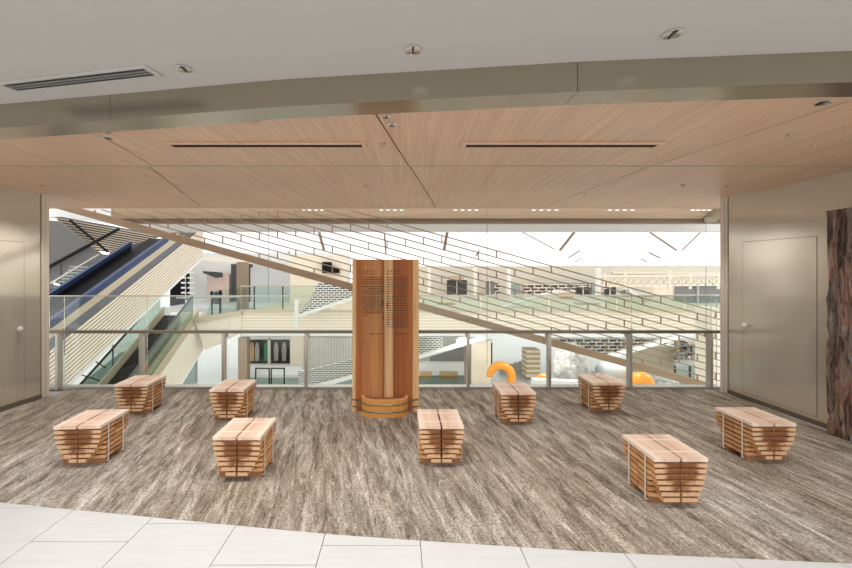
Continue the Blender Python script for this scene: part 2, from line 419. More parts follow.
# ------------------------------------------------------------------ ceiling fittings
def downlight(x, y, z, r, label, group, glow=False):
    t = thing('downlight', label, 'light', (x,y,z), 0, group)
    MB().lathe([(r*1.0,0),(r*1.08,0),(r*1.10,-.003),(r*1.0,-.005),(r*.97,0)], 28).build('trim_ring', M['white_ceiling'], t, True)
    MB().lathe([(r*.99,-.005),(r*.8,-.0025),(r*.5,-.0012),(0,-.001)], 28).build('reflector', M['chrome'], t, True)
    MB().box(-r*.13,r*.13,-r*.8,r*.8,-.0055,-.003).build('lamp', M['lens'], t)
    return t
g = 'round downlights in the white ceiling'
downlight(-1.20,2.273,ZW-.004,.042,'round downlight in the white ceiling beside the air vent',g)
downlight(.066,2.078,ZW-.004,.042,'round downlight in the white ceiling, middle one of three',g)
downlight(1.29,1.938,ZW-.004,.042,'round downlight in the white ceiling, rightmost of three',g)
for c_ in [o for o in C.objects if o.name.startswith('downlight')]: pass
g = 'downlights in the wood ceiling'
wl = [(-2.196,3.07,.036,'front-left downlight in wood ceiling behind the metal beam, rear one of a pair'),
      (-2.10,2.93,.034,'front-left downlight in wood ceiling, tight behind the metal beam'),
      (-.054,2.79,.036,'central downlight in wood ceiling, rear one of a pair behind the beam'),
      (-.09,2.64,.034,'central downlight in wood ceiling, tight behind the metal beam'),
      (2.50,2.42,.040,'downlight at the front right corner of the wood ceiling'),
      (-2.83,5.28,.026,'small downlight in rear wood ceiling, left of the left joint'),
      (-4.20,4.80,.030,'small downlight in wood ceiling beside the left wall'),
      (.22,5.30,.026,'small downlight in rear wood ceiling above the wooden board'),
      (2.27+.12,5.30,.026,'small downlight in rear wood ceiling, right of the right joint'),
      (3.87,4.83,.030,'small downlight in wood ceiling beside the right wall')]
for x,y,r,lb in wl: downlight(x,y,ZC-.001,r,lb,g)
def sprinkler(x, y, label):
    t = thing('sprinkler', label, 'sprinkler', (x,y,ZC), 0, 'ceiling sprinklers and sensors')
    MB().lathe([(0,.001),(.028,.001),(.030,-.006),(.012,-.008),(.010,-.022),(0,-.023)], 16).build('cover_plate', M['header'], t, True)
    MB().lathe([(0,-.026),(.009,-.026),(.009,-.024),(.004,-.024),(.004,-.018)], 12).build('deflector', M['chrome'], t, True)
sprinkler(-.14,3.22,'small sprinkler in front wood ceiling right of the left slot')
sprinkler(-.40,4.80,'small sprinkler in rear wood ceiling left of the central joint')
sprinkler(3.29,4.77,'small sprinkler in rear wood ceiling left of the right wall')
sprinkler(2.85,2.99,'small sprinkler in front wood ceiling, right of the right joint')
sprinkler(3.27,3.24,'small sprinkler in wood ceiling near the front right corner')
# speaker ring
t = thing('ceiling_speaker', 'flat round speaker cover flush in the front wood ceiling', 'speaker', (-1.02,2.76,ZC))
MB().lathe([(0,-.002),(.06,-.002),(.06,-.0045),(.068,-.0045),(.068,-.0005)], 28).build('cover_plate', M['ceil_wood'], t, True)
# linear slots
def slot(xa, xb, y, label):
    t = thing('linear_diffuser', label, 'air vent', ((xa+xb)/2,y,ZC-.001), 0, 'linear diffusers in the wood ceiling')
    h = (xb-xa)/2; f = MB()
    f.box(-h-.04,h+.04,-.066,-.043,-.014,-.0005).box(-h-.04,h+.04,.043,.066,-.014,-.0005).box(-h-.04,-h,-.043,.043,-.014,-.0005).box(h,h+.04,-.043,.043,-.014,-.0005)
    f.build('frame', M['ceil_wood'], t)
    MB().box(-h,h,-.043,.043,-.0055,-.0005).build('slot', M['dark_gap'], t)
    MB().box(-h,h,-.006,.000,-.012,-.0055).build('blade', M['black'], t)
slot(-1.80,-.30,3.24,'long narrow slot diffuser in the wood ceiling, left of the pair')
slot(.52,2.02,3.24,'long narrow slot diffuser in the wood ceiling, right of the pair')
# air vent in the white ceiling
cv = Vector((-1.895,2.405,ZW-.002)); ang = math.atan2(2.24-2.443, -1.366+2.353)
t = thing('air_vent', 'white framed slot air vent with black blades in the white ceiling', 'air vent', cv, ang)
f = MB(); L_, H_ = .53, .066
f.box(-L_,L_,-H_,-H_+.022,-.008,.0).box(-L_,L_,H_-.022,H_,-.008,.0).box(-L_,-L_+.03,-H_+.022,H_-.022,-.008,.0).box(L_-.03,L_,-H_+.022,H_-.022,-.008,.0)
f.build('frame', M['white_ceiling'], t)
MB().box(-L_+.03,L_-.03,-H_+.022,H_-.022,-.0025,0).build('opening', M['dark_gap'], t)
for yy in (-.013,.012): MB().box(-L_+.03,L_-.03,yy-.0035,yy+.0035,-.010,-.0025).build('blade', M['midgrey'], t)

# ------------------------------------------------------------------ bench
BW, BL_, BH = .188, .2075, .36      # half width, half length, height
def make_bench(label, low, pw):
    # sawn log rebuilt from boards: half-round log ends, square middle between the straps
    t = thing('stacked_board_stool', label, 'stool', (0,0,0), 0, 'stacked cedar board stools on the carpet')
    n, pitch, th = 8, .0402, .0265
    core = MB()
    for k in range(n):
        z1 = BH-k*pitch; z0 = z1-th
        u = k/7
        e = BW*(1-(1-low)*u**pw)
        wmid = BW-.006; ys = .128; L = BL_-(.003 if k else 0)
        jit = [random.uniform(-.003,.003) for _ in range(4)]
        mt = [M['cedar_top'] if k == 0 else M['cedar'], M['cedar_end']]
        for sgn in (-1, 1):
            i = .008
            if k == 0: polys = [[(i*sgn,-L),(BW*sgn,-L),(BW*sgn,L),(i*sgn,L)]]
            else:
                polys = []
                for q in (-1, 1):
                    j = jit[(q+1)+(sgn+1)//2]
                    pl = [(.008*sgn,.006*q),(wmid*sgn+j,.006*q),(wmid*sgn+j,ys*q),(min(e,wmid-.003)*sgn,(ys+.012)*q),(e*sgn,L*q),(.008*sgn,L*q)]
                    polys.append(pl)
            for pl in polys:
                mb = MB(); m_ = len(pl)
                cap = [(x,y,z0) for x,y in pl]; top = [(x,y,z1) for x,y in pl]
                mb.raw(cap+top, [tuple(range(m_))[::-1], tuple(range(m_,2*m_))])
                for a in range(m_):
                    c = (a+1)%m_
                    end = abs(abs(pl[a][1])-L) < 1e-6 and abs(abs(pl[c][1])-L) < 1e-6
                    mb.raw([cap[a],cap[c],top[c],top[a]], [(0,1,2,3)], 1 if end and k else 0)
                mb.build('board', mt, t)
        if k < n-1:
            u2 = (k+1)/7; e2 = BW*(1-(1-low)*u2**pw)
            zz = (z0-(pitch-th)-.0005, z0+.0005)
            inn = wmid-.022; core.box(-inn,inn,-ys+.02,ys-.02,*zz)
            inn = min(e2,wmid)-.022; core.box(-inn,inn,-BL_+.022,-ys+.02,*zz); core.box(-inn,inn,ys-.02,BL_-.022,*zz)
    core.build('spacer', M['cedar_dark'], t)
    zb = BH-7*pitch-th
    for yy in (-.095,.095):
        MB().box(-.172,.172,yy-.028,yy+.028,0,zb-.0005).build('skid', M['skid'], t)
    for yy in (-.105,.105):
        s = MB(); w = .007; o = BW+.003
        s.box(-o,o,yy-w,yy+w,BH,BH+.0016)
        for sg in (-1,1):
            s.box(min(sg*(o-.0016),sg*o),max(sg*(o-.0016),sg*o),yy-w,yy+w,.022,BH)
            s.box(min(sg*.172,sg*o),max(sg*.172,sg*o),yy-w,yy+w,.020,.022)
        s.build('strap', M['strap'], t)
    return t
spots = [((3.196,3.50),0,'cedar board stool nearest the right wall and the bark panel'),
 ((1.958,2.854),0,'cedar board stool nearest the viewer, front right on the carpet'),
 ((.349,3.443),0,'cedar board stool on the middle of the carpet, right of the board with the tub'),
 ((-1.284,3.218),0,'cedar board stool in the front row, second from the left'),
 ((-1.90,4.49),0,'cedar board stool close to the glass, second from the left in the rear row'),
 ((-2.725,3.44),.07,'cedar board stool at the front left of the carpet'),
 ((-3.09,4.69),.05,'cedar board stool close to the glass at the far left corner'),
 ((1.265,4.375),0,'cedar board stool close to the glass, in front of the orange arch'),
 ((2.42,4.745),0,'cedar board stool close to the glass at the right, in front of the wrapped sculpture')]
kinds = [0,1,2,2,2,0,1,2,0]; shapes = [(.36,2.6),(.64,1.7),(.46,2.6)]
protos = {}
for ((x, yf), rz, lb), kd in zip(spots, kinds):
    L = (x, yf+BL_, 0)
    if kd not in protos:
        p = protos[kd] = make_bench(lb, *shapes[kd]); p.location = L; p.rotation_euler.z = rz
    else: dup(protos[kd], L, rz, lb)

# ------------------------------------------------------------------ info board with its half tub
bx0, bx1, by, bz = -.562, .222, 4.835, 1.794
cxb = (bx0+bx1)/2
t = thing('information_board', 'tall cedar plank board with dark printed text and a half tub at its foot', 'sign', (cxb,by,0))
hw = (bx1-bx0)/2
MB().box(-hw,hw,0,.10,0,bz).build('plank', M['board'], t)
# printing: illegible fine lines, as in the photo
ink = MB(); px2x = lambda p: (p-CX)*by/F-cxb; py2z = lambda p: EYE-(p-CY)*by/F
rnd = random.Random(8)
def textline(xa, xb, y, h, ch=.9, gap=.35):
    x = xa
    while x < xb:
        w_ = ch*rnd.uniform(.5,1.1); x2 = min(x+w_, xb)
        if rnd.random() > .04: ink.box(px2x(x),px2x(x2),-.0012,-.0002,py2z(y+h*rnd.uniform(.75,1)),py2z(y))
        x = x2+gap
def title(xs, y):
    for x in xs:
        x0 = px2x(x); z0 = py2z(y); s = .021
        for q in range(3): ink.box(x0,x0+s,-.0012,-.0002,z0-.009*q-.0035,z0-.009*q)
        ink.box(x0+s*.42,x0+s*.60,-.0012,-.0002,z0-.024,z0)
title((363.2,366.6,370,373.4), 270.3); title((387.2,390.6,394,397.4), 270.3)
textline(362.8,374.5,273.6,.9); textline(386.5,398,273.6,.9)
y = 277
while y < 313:
    textline(362.6,382.6,y,1.15,1.0,.28); y += 2.0
    if abs(y-285) < 1 or abs(y-295) < 1: y += .7
textline(362.6,368.5,315,.95)
y = 277
while y < 327:
    textline(386.5,407.5,y,1.1,.75,.25); y += 2.35
textline(373,383,333.3,1.1); textline(398.5,408,333.3,1.1)
for x in (371.2,396.2):
    a = []
    for j in range(14): a.append((px2x(x)+.011*math.cos(j*math.pi/7),-.0002,py2z(333.9)+.011*math.sin(j*math.pi/7)))
    ink.prism(a, (0,-.001,0))
ink.build('printed_text', M['ink'], t)
kn = MB()
for (x, y, rx, rz_) in ((382.6,303,.010,.045),(387.2,305,.008,.04),(364.5,342.5,.007,.008),(383.2,318,.006,.05),(382.5,290,.005,.04)):
    kn.prism([(px2x(x)+rx*math.cos(j*math.pi/6),-.0002,py2z(y)+rz_*math.sin(j*math.pi/6)) for j in range(12)], (0,-.0004,0))
kn.build('knot', M['knot'], t)
# half tub
ta, tb, th_ = .275, .205, .198; tcx = -.178-cxb
def arc(a, b_, n=28, e=.72):
    out = []
    for i in range(n+1):
        q = math.pi*i/n; c = math.cos(q); s = math.sin(q)
        out.append((tcx+a*math.copysign(abs(c)**e, c), -b_*s**e))
    return out
o1 = arc(ta,tb); i1 = arc(ta-.035,tb-.035)
mb = MB(); n = len(o1)
vs = [(x,y,0) for x,y in o1]+[(x,y,th_) for x,y in o1]
mb.raw(vs, [(i,i+1,n+i+1,n+i) for i in range(n-1)], 0)
vs = [(x,y,th_) for x,y in o1]+[(x,y,th_) for x,y in i1]
mb.raw(vs, [(i,i+1,n+i+1,n+i) for i in range(n-1)], 1)
vs = [(x,y,th_) for x,y in i1]+[(x,y,th_-.03) for x,y in i1]
mb.raw(vs, [(i,i+1,n+i+1,n+i) for i in range(n-1)], 1)
mb.raw([(x,y,0) for x,y in o1], [tuple(range(n))], 0)
tub = mb.build('half_tub', [M['tub'], M['tub_rim']], t)
MB().prism([(x,y-.0005,th_-.03) for x,y in i1], (0,0,-.02)).build('filling', M['tub_dark'], tub)
for z in (.135,.055):
    oo = arc(ta+.004,tb+.004)
    full = [(-hw-.006,.09),(-hw-.006,.0)] if False else []
    path = [(hw+.004,.10),(hw+.004,.006)]+[(x,y-.004) for x,y in oo[1:-1]]+[(-hw-.004,.006),(-hw-.004,.10)]
    # band swept along the path
    hb = MB(); k = len(path); vs = []
    for x, y in path: vs += [(x,y,z),(x,y,z+.016)]
    hb.raw(vs, [(2*i,2*i+2,2*i+3,2*i+1) for i in range(k-1)])
    ob = hb.build('hoop', M['hoop'], t, True)
    sm = ob.modifiers.new('thickness','SOLIDIFY'); sm.thickness = .003; sm.offset = 0

# ------------------------------------------------------------------ bark slab
bkx, y0b, y1b, zt = 4.375, 3.0, 4.19, 2.275
mb = MB(); ny, nz = 60, 130; vs = []
for j in range(nz+1):
    for i in range(ny+1):
        y = y0b+(y1b-y0b)*i/ny; z = zt*j/nz
        p = Vector((y*11, z*4.5, 2.3)); d = noise.fractal(p, .8, 2.0, 6)*.011
        r = noise.noise(Vector((y*9+.35*math.sin(z*2.3)+.8*noise.noise(Vector((z*1.3,y,5))), z*.35, 7)))
        d += -.030*max(0, 1-abs(r)*12)+.012
        yy = y + (noise.noise(Vector((z*3,9,1)))*.012 if i in (0,ny) else 0)
        vs.append((bkx-d, yy, z))
w1 = ny+1
fs = [(j*w1+i, j*w1+i+1, (j+1)*w1+i+1, (j+1)*w1+i) for j in range(nz) for i in range(ny)]
mb.raw(vs, fs)
nb = len(vs); back = [(bkx+.10, vs[k][1], vs[k][2]) for k in range(nb)]
bi = [k for k in range(nb) if k%w1 in (0,ny) or k//w1 in (0,nz)]
loop = [i for i in range(ny+1)]+[j*w1+ny for j in range(1,nz+1)]+[nz*w1+i for i in range(ny-1,-1,-1)]+[j*w1 for j in range(nz-1,0,-1)]
base = len(mb.v); mb.v += [back[k] for k in loop]; kk = len(loop)
for a in range(kk):
    c = (a+1)%kk; mb.f.append([loop[a],loop[c],base+c,base+a]); mb.mi.append(0)
mb.f.append([base+a for a in range(kk)]); mb.mi.append(0)
tag(mb.build('bark_panel', M['bark'], None, True), 'tall rough slab of red-brown and black bark leaning by the right wall', 'bark panel')

# ------------------------------------------------------------------ balustrade
YG = 5.80
gx0, gx1 = -4.98, 4.50
t = thing('balustrade', 'glass balustrade with a bronze handrail and flat steel posts', 'railing', (0,YG,0))
MB().box(gx0,gx1,-.085,-.030,.785,.825).build('handrail', M['rail'], t)
MB().box(gx0,gx1,-.07,.06,0,.035).build('base_channel', M['steel'], t)
posts = [59.5,142.5,224.5,306.5,388,468,548.5,629,709]
for p in posts:
    x = (p-CX)*(YG-.05)/F
    MB().box(x-.018,x+.018,-.105,-.012,.0,.785).box(x-.03,x+.03,-.012,.010,.72,.785).build('post', M['steel'], t)
ed = [gx0]+[(p-CX)*YG/F+.05 for p in posts]+[gx1]
for a, c in zip(ed, ed[1:]):
    MB().box(a+.004,c-.004,.012,.026,.03,1.295).build('glass_panel', M['glass'], t)
    MB().box(a+.004,c-.004,.010,.028,1.295,1.31).build('glass_cap', M['steel'], t)

# ------------------------------------------------------------------ lattice
PL = 6.72; k_ = PL/F
t = thing('lattice_screen', 'slanting wooden brick-pattern lattice hung behind the glass balustrade', 'screen', (0,PL,0))
sl, row = .277, 6.83
ytop, xr, xl = 209.6, 722.0, 46.0
def ly(n, x): return 229.3+sl*(x-295.8)+row*n
def beam_y(x): return 287+.278*(x-352)
def LP(x, y): return Vector(((x-CX)*k_, 0, EYE-(y-CY)*k_))
for n in range(-5, 6):
    x0 = max(xl, 295.8+(ytop-229.3-row*n)/sl); x1 = xr
    MB().bar(LP(x0,ly(n,x0)), LP(x1,ly(n,x1)), .018, .017).build('rail', M['lattice'], t)
ups = []
for c in range(-14, 24):
    x = 295.8+18.25*c
    if x < xl or x > xr: continue
    for n in range(-5, 6):
        if (n+c) % 3: continue
        y0 = ly(n, x); y1 = min(ly(n+1, x), beam_y(x))
        if y1 < ytop: continue
        ups.append((x, max(y0,ytop), y1))
ups.sort(key=lambda u: abs(u[0]-400))
rest = MB()
for i, (x, y0, y1) in enumerate(ups):
    a = LP(x,y0+.5); c = LP(x,y1-.5)
    if abs(a.z-c.z) < .02: continue
    if i < 100: MB().bar(a, c, .017, .016).build('upright', M['lattice'], t)
    else: rest.bar(a, c, .020, .018)
if rest.v: rest.build('upright', M['lattice'], t)['kind'] = 'stuff'
x0, x1 = 60, 716
MB().bar(LP(x0,beam_y(x0)), LP(x1,beam_y(x1)), .09, .112).build('beam', M['beam_wood'], t)
for x in (268.5, 487.2, 706):
    MB().tube([LP(x,209), LP(x,min(beam_y(x)+40,388))], .004, 6).build('hanger_rod', M['midgrey'], t)

# header over the glass opening and the pale fascia beyond
struct(MB().box(-4.9,5.6,6.95,7.2,2.545,2.90).build('trim_6', M['header']))
struct(MB().box(-4.9,5.6,7.0,7.2,2.475,2.545).build('trim_7', M['brown']))
struct(MB().box(-4.8,8,7.5,7.7,2.375,2.9).build('trim_8', M['pale_fascia']))
# right-end bracket under the header
t = thing('steel_bracket', 'slanted champagne bracket under the header beside the right wall', 'bracket', W(716,214,6.85))
o = W(716,214,6.85)
MB().bar(W(724,205,6.85)-o, W(709,220,6.85)-o, .21, .12).build('arm', M['champagne'], t)
# cove lamp strips under the header
for i, (xa, xb) in enumerate(((300,325),(378,405),(452,480),(530,560),(606,636),(690,712))):
    p = W((xa+xb)/2,210,6.80)
    t = thing('cove_lamp', 'row of tiny lamps along the header, '+('leftmost of six','second of six from the left','third of six from the left','fourth of six from the left','fifth of six from the left','rightmost of six')[i], 'light', p, 0, 'lamp strips along the header')
    w_ = (xb-xa)*6.8/F/2
    MB().box(-w_,w_,-.02,.02,0,.012).build('housing', M['white_ceiling'], t)
    for q in range(4):
        x = -w_+w_*2*(q+.5)/4; MB().box(x-.025,x+.025,-.014,.014,-.006,0).build('lamp', M['lamp_glow'], t)

# ------------------------------------------------------------------ atrium beyond
struct(MB().box(-70,70,5.95,120,-5.3,-5.0).build('floor', M['atrium_floor']))
struct(MB().box(-12,12,5.9,6.0,-1.2,-.03).build('trim_9', M['cream']))
# roof membrane, tented bays
mb = MB(); nx, ny = 60, 44; vs = []
for j in range(ny+1):
    for i in range(nx+1):
        x = -75+150*i/nx; y = 8.0+102*j/ny
        z = 4.35+.9*abs(math.sin(x*math.pi/15))*(.4+.6*abs(math.sin(y*math.pi/25)))+.012*y
        vs.append((x,y,z))
w1 = nx+1
mb.raw(vs, [(j*w1+i, j*w1+i+1, (j+1)*w1+i+1, (j+1)*w1+i) for j in range(ny) for i in range(nx)])
struct(mb.build('ceiling', M['membrane'], None, True))
# roof struts (px ends, width in px)
st = [((318.5,230),(324,250),2.6,'left of the wooden board'),((288.5,252),(292.5,257.5),2.2,'far left, tiny'),
      ((384.5,234),(386,254),1.6,'just above the wooden board'),((447.6,230),(444,250),2.8,'first to the right of the board'),
      ((479,250.5),(476,256),1.5,'short one in the far middle'),
      ((519.5,230.5),(555,249.5),1.1,'long thin one in the middle'),((576,230),(560,250.2),2.4,'thick one in the middle'),
      ((580,250.5),(568.5,258),1.3,'short one behind the thick middle strut'),((581.5,258),(575,262),1.0,'tiny one farthest in the middle'),
      ((646.5,230),(676.5,250.3),1.7,'running down to the right, near the right wall'),((703,230),(682,250.3),1.1,'running down to the left, next to the right wall'),
      ((649,252.5),(660,258),1.5,'short one at the right, second bay'),((640.5,259),(647,262),1.2,'tiny one at the right, third bay')]
for i, (a, c, w_, lb) in enumerate(st):
    Ya = 27 if a[1] < 240 else (46 if a[1] < 256 else 62); Yc = Ya+2
    p0, p1 = W(*a,Ya), W(*c,Yc)
    o = MB().bar(p0, p1, w_*Ya/F, w_*Ya/F*.6).build('roof_strut', M['brown'])
    tag(o, 'roof strut under the white roof, '+lb, 'strut', 'struts under the white roof')

# ---- far gallery on this level
struct(MB().box(W(240,312,16.5).x, 15, 16.5, 30, -.75, -.03).build('floor', M['stripe']))
struct(MB().box(W(160,312,18.5).x, W(240,312,16.5).x, 18.5, 30, -.75, -.03).build('floor', M['atrium_floor']))
struct(MB().box(W(240,312,16.5).x, 15, 16.42, 16.6, -.03, .07).build('trim_10', M['gold']))
struct(MB().box(W(240,312,16.5).x, 15, 16.6, 30, -1.0, -.75).build('ceiling', M['white']))
# gallery glass balustrade left
t = thing('glass_railing', 'far gallery glass railing with dark posts, left of the wooden board', 'railing', W(270,311,16.6))
o = W(270,311,16.6)
MB().box(W(241,311,16.6).x-o.x, W(330,311,16.6).x-o.x, 0, .03, 0, .98).build('glass_panel', M['glass_far'], t)
for x in (254.5,283): 
    q = W(x,311,16.6).x-o.x; MB().box(q-.02,q+.02,-.04,-.01,0,1.0).build('post', M['black'], t)
MB().box(W(241,311,16.6).x-o.x, W(330,311,16.6).x-o.x, -.01, .04, .98, 1.03).build('handrail', M['steel'], t)
t = thing('glass_railing', 'far gallery glass railing seen through the lattice, right of the wooden board', 'railing', W(570,311,16.6))
o = W(570,311,16.6)
for xa, xb in ((415,480),(482,548),(550,616),(618,684),(686,725)):
    MB().box(W(xa,311,16.6).x-o.x, W(xb,311,16.6).x-o.x, 0, .03, 0, .62).build('glass_panel', M['glass_far'], t)
MB().box(W(415,311,16.6).x-o.x, W(725,311,16.6).x-o.x, -.01, .04, .62, .66).build('handrail', M['steel'], t)
# gallery back wall and shopfront pieces, left
struct(panel('wall_back', [(176,253),(350,253),(350,303),(176,303)], 22.5, .3, M['white']))
def bg(name, px, Y, th, m, label, cat, group=None):
    return tag(panel(name, px, Y, th, m), label, cat, group)
bg('canopy', [(192,255.5),(262,260),(262,264),(192,259.5)], 21, .4, M['cream'], 'pale canopy strip over the far white shopfront, at the left', 'canopy')
bg('wall_panel', rect(207,274,229,302), 22.1, .3, M['pink'], 'pale pink wall panel in the far white shopfront', 'panel')
bg('sign_board', [(203,271),(222,272.5),(222,277),(216,278),(203,273)], 21.6, .1, M['darkgrey'], 'dark tapered board hanging in the far white shopfront', 'board')
bg('chair', [(210,292),(219,292),(219,297),(217,297),(217,305),(212,305),(212,297),(210,297)], 20.6, .4, M['darkgrey'], 'dark seat in front of the far pink panel', 'chair')
bg('shop_window', rect(231,264,251,303), 22.0, .25, M['darkgrey'], 'dark shop opening behind the far brown column', 'window')
bg('column', rect(236.5,262,245.5,312), 18, .4, M['brown'], 'brown square column on the far gallery', 'column')
bg('shop_screen', rect(250.5,267.5,290,304), 21.8, .15, M['lightgrey'], 'light grey closed shop screen on the far gallery', 'screen')
bg('wall_panel', rect(290,256,345,306), 20.5, .4, M['cream'], 'cream wall panel on the far gallery, right of the grey screen', 'panel')
bg('shop_hoarding', rect(170,268,182,307), 20.8, .3, M['black'], 'black shop hoarding under the escalator cladding, far left', 'hoarding')
t = thing('shop_shelf', 'white shelf rack before the black far shop panel', 'shelf', W(185,290,20.4)); o = W(185,290,20.4)
for yy in (272,277,282,287,292,297): MB().prism([W(x,y,20.4)-o for x,y in rect(181,yy,192,yy+1.6)], (0,.3,0)).build('shelf_board', M['white'], t)
MB().prism([W(x,y,20.4)-o for x,y in rect(186,268,187.6,300)], (0,.2,0)).build('upright', M['black'], t)
# mesh clad stairs, upper left
t = thing('mesh_stair', 'mesh clad stair flank on the far gallery, left of the wooden board', 'stair', W(325,310,15.6)); o = W(325,310,15.6)
def part(name, px, Y, th, m): return MB().prism([W(x,y,Y)-o for x,y in px], (0,th,0)).build(name, m, t)
part('mesh_panel', [(311,276),(420,276),(420,276),(296,316)], 15.8, .08, M['mesh']) if False else part('mesh_panel', [(318,283),(400,283),(297,316),(310,300)], 15.8, .08, M['mesh'])
part('stringer', [(296,315),(400,281),(400,284),(296,318.5)], 15.6, .3, M['offwhite'])
part('newel', rect(294.6,300,297.4,331), 15.5, .2, M['offwhite'])
bg('display_block', [(322,262),(331,262),(331,267),(339,268),(339,273),(322,273)], 20.2, .28, M['black'], 'black hoist block high on the far cream wall, left of the wooden board', 'fixture')

# ---- lower level, left of the board
struct(panel('wall_back', rect(240,331,352,372), 28.5, .3, M['offwhite']))
t = thing('clothes_shop_window', 'lower level clothes shop window with green and grey garments', 'shop window', W(268,371,27.5)); o = W(268,371,27.5)
part('backing', rect(246,339,289.5,366), 28.2, .15, M['darkgrey'])
part('mullion', rect(267.6,338,270.2,367), 27.6, .15, M['offwhite'])
part('frame', rect(244,337,291,339.5), 27.6, .2, M['offwhite'])
for i, (x, m_) in enumerate(((252,'tan'),(257,'grey_cloth'),(266,'green_cloth'),(276,'grey_cloth'),(284,'grey_cloth'))):
    part('garment', [(x-1.4,344),(x-.4,342.5),(x+.4,342.5),(x+1.4,344),(x+2.2,350),(x+1.8,361),(x-1.8,361),(x-2.2,350)], 27.9, .15, M[m_])
part('sill', rect(246,364.5,290,367), 27.5, .3, M['offwhite'])
bg('counter', rect(246,367,302,378), 26.0, .6, M['white'], 'white low counter below the lower clothes shop window', 'counter')
bg('column', rect(238,338,247,386), 23.6, .5, M['brown'], 'brown square column on the lower level', 'column')
for xa, xb, lb in ((255,269.5,'left of a pair'),(270.5,284.5,'right of a pair')):
    t = thing('barrier', 'thin black barrier frame on the lower level, '+lb, 'barrier', W((xa+xb)/2,385,23.5), 0, 'black barrier frames on the lower level'); o = W((xa+xb)/2,385,23.5)
    part('post', rect(xa,368,xa+1,385), 23.5, .08, M['black']); part('post', rect(xb-1,368,xb,385), 23.5, .08, M['black'])
    part('rail', rect(xa+1,368,xb-1,369), 23.5, .08, M['black'])
bg('wall_panel', rect(290,336,303.5,371), 27.2, .4, M['cream'], 'cream wall panel beside the lower clothes shop window', 'panel')
bg('curtain', rect(308,338,352,372), 27.6, .3, M['curtain'], 'pleated pale curtain on the lower level, behind the lower mesh stair', 'curtain')
t = thing('mesh_stair', 'mesh clad stair flank on the lower level, left of the wooden board', 'stair', W(330,387,20)); o = W(330,387,20)
part('mesh_panel', [(298,372),(325,366),(360,357),(360,376),(310,389),(298,389)], 20.3, .08, M['mesh_pale'])
part('stringer', [(310,387),(360,373),(360,376.5),(310,391)], 20, .3, M['white'])
bg('glass_screen', rect(250,378,352,391), 22.3, .05, M['glass_teal'], 'low teal glass screen on the lower level, left of the wooden board', 'screen')

# ---- left escalator (upper flight)
XE = -7.0
def zl(y): return -.81+.4876*(y-8.57)
t = thing('escalator', 'upper escalator with blue bands and cream slatted flank, at the left', 'escalator', (XE,6.6,0)); O = Vector((XE,6.6,0))
def band(name, h0, h1, ya, yb, th, m, par=None, off=0):
    p = [Vector((XE+off,ya,zl(ya)+h0)),Vector((XE+off,yb,zl(yb)+h0)),Vector((XE+off,yb,zl(yb)+h1)),Vector((XE+off,ya,zl(ya)+h1))]
    return MB().prism([q-O for q in p], (-th,0,0)).build(name, m, par or t)
cl = band('flank', 0, 1.06, 6.6, 14.6, .9, M['cream_shadow'], None, -.03)
mb = MB()
for i in range(11):
    h0 = .10+i*.088; h1 = h0+.055
    p = [Vector((XE,6.6,zl(6.6)+h0)),Vector((XE,14.6,zl(14.6)+h0)),Vector((XE,14.6,zl(14.6)+h1)),Vector((XE,6.6,zl(6.6)+h1))]
    mb.prism([q-O for q in p], (-.028,0,0))
mb.build('slat', M['cream'], t)
band('edge_trim', -.03, .075, 6.6, 14.6, .95, M['offwhite'], None, .015)
band('deck', 1.06, 1.28, 6.6, 13.4, .10, M['greyband'])
band('skirt', 1.28, 1.47, 6.6, 13.0, .10, M['beige'])
band('blue_band', 1.47, 1.64, 6.6, 12.4, .10, M['blue'])
band('step_run', .95, 1.15, 6.6, 13.4, 1.1, M['black'], None, -.12)
band('inner_panel', .6, 1.28, 6.6, 12.6, .05, M['black'], None, -1.25)
band('handrail', 1.28, 1.40, 6.6, 12.6, .10, M['blue'], None, -1.23)
# landing slab where it arrives
bg('upper_landing', [(196,247),(260,262),(260,256),(200,240)], 15.2, 1.5, M['cream'], 'cream upper landing edge where the left escalator arrives', 'landing') if False else None
# left hand surroundings
bg('soffit_flank', [(20,218),(57,221),(104,258),(58,285),(38,296),(38,440),(20,440)], 15.5, .2, mat('flank_grey', (.13,.125,.12), .6), 'plain grey flank panel high at the far left', 'panel')
t = thing('slatted_soffit', 'sloping soffit of pale slats over dark gaps, above the left escalator', 'soffit', W(105,235,16.7)); o = W(105,235,16.7)
A_, B_, C_, D_ = W(55,217,16.2), W(160,236,17.4), W(108,254,17.1), W(86,250.5,16.8)
MB().prism([q-o for q in (A_,B_,C_,D_)], (0,.3,.05)).build('backing', M['darkgrey'], t)
mb = MB()
for i in range(12):
    u = (i+.15)/12; v_ = (i+.62)/12
    q = [A_.lerp(D_,u), B_.lerp(C_,u), B_.lerp(C_,v_), A_.lerp(D_,v_)]
    mb.prism([p-o+Vector((0,-.04,0)) for p in q], (0,.035,0))
mb.build('slat', mat('soffit_slat', (.58,.48,.36), .6), t)
MB().prism([W(x,y,16.9)-o for x,y in ((30,206),(112,206),(112,224),(60,217),(30,219))], (0,.2,0)).build('end_cap', M['pale_fascia'], t)
MB().prism([W(x,y,16.6)-o for x,y in ((84,249.5),(107,252),(106,254.5),(88,252.5))], (0,.15,0)).build('edge_lamp', M['lamp_glow'], t)

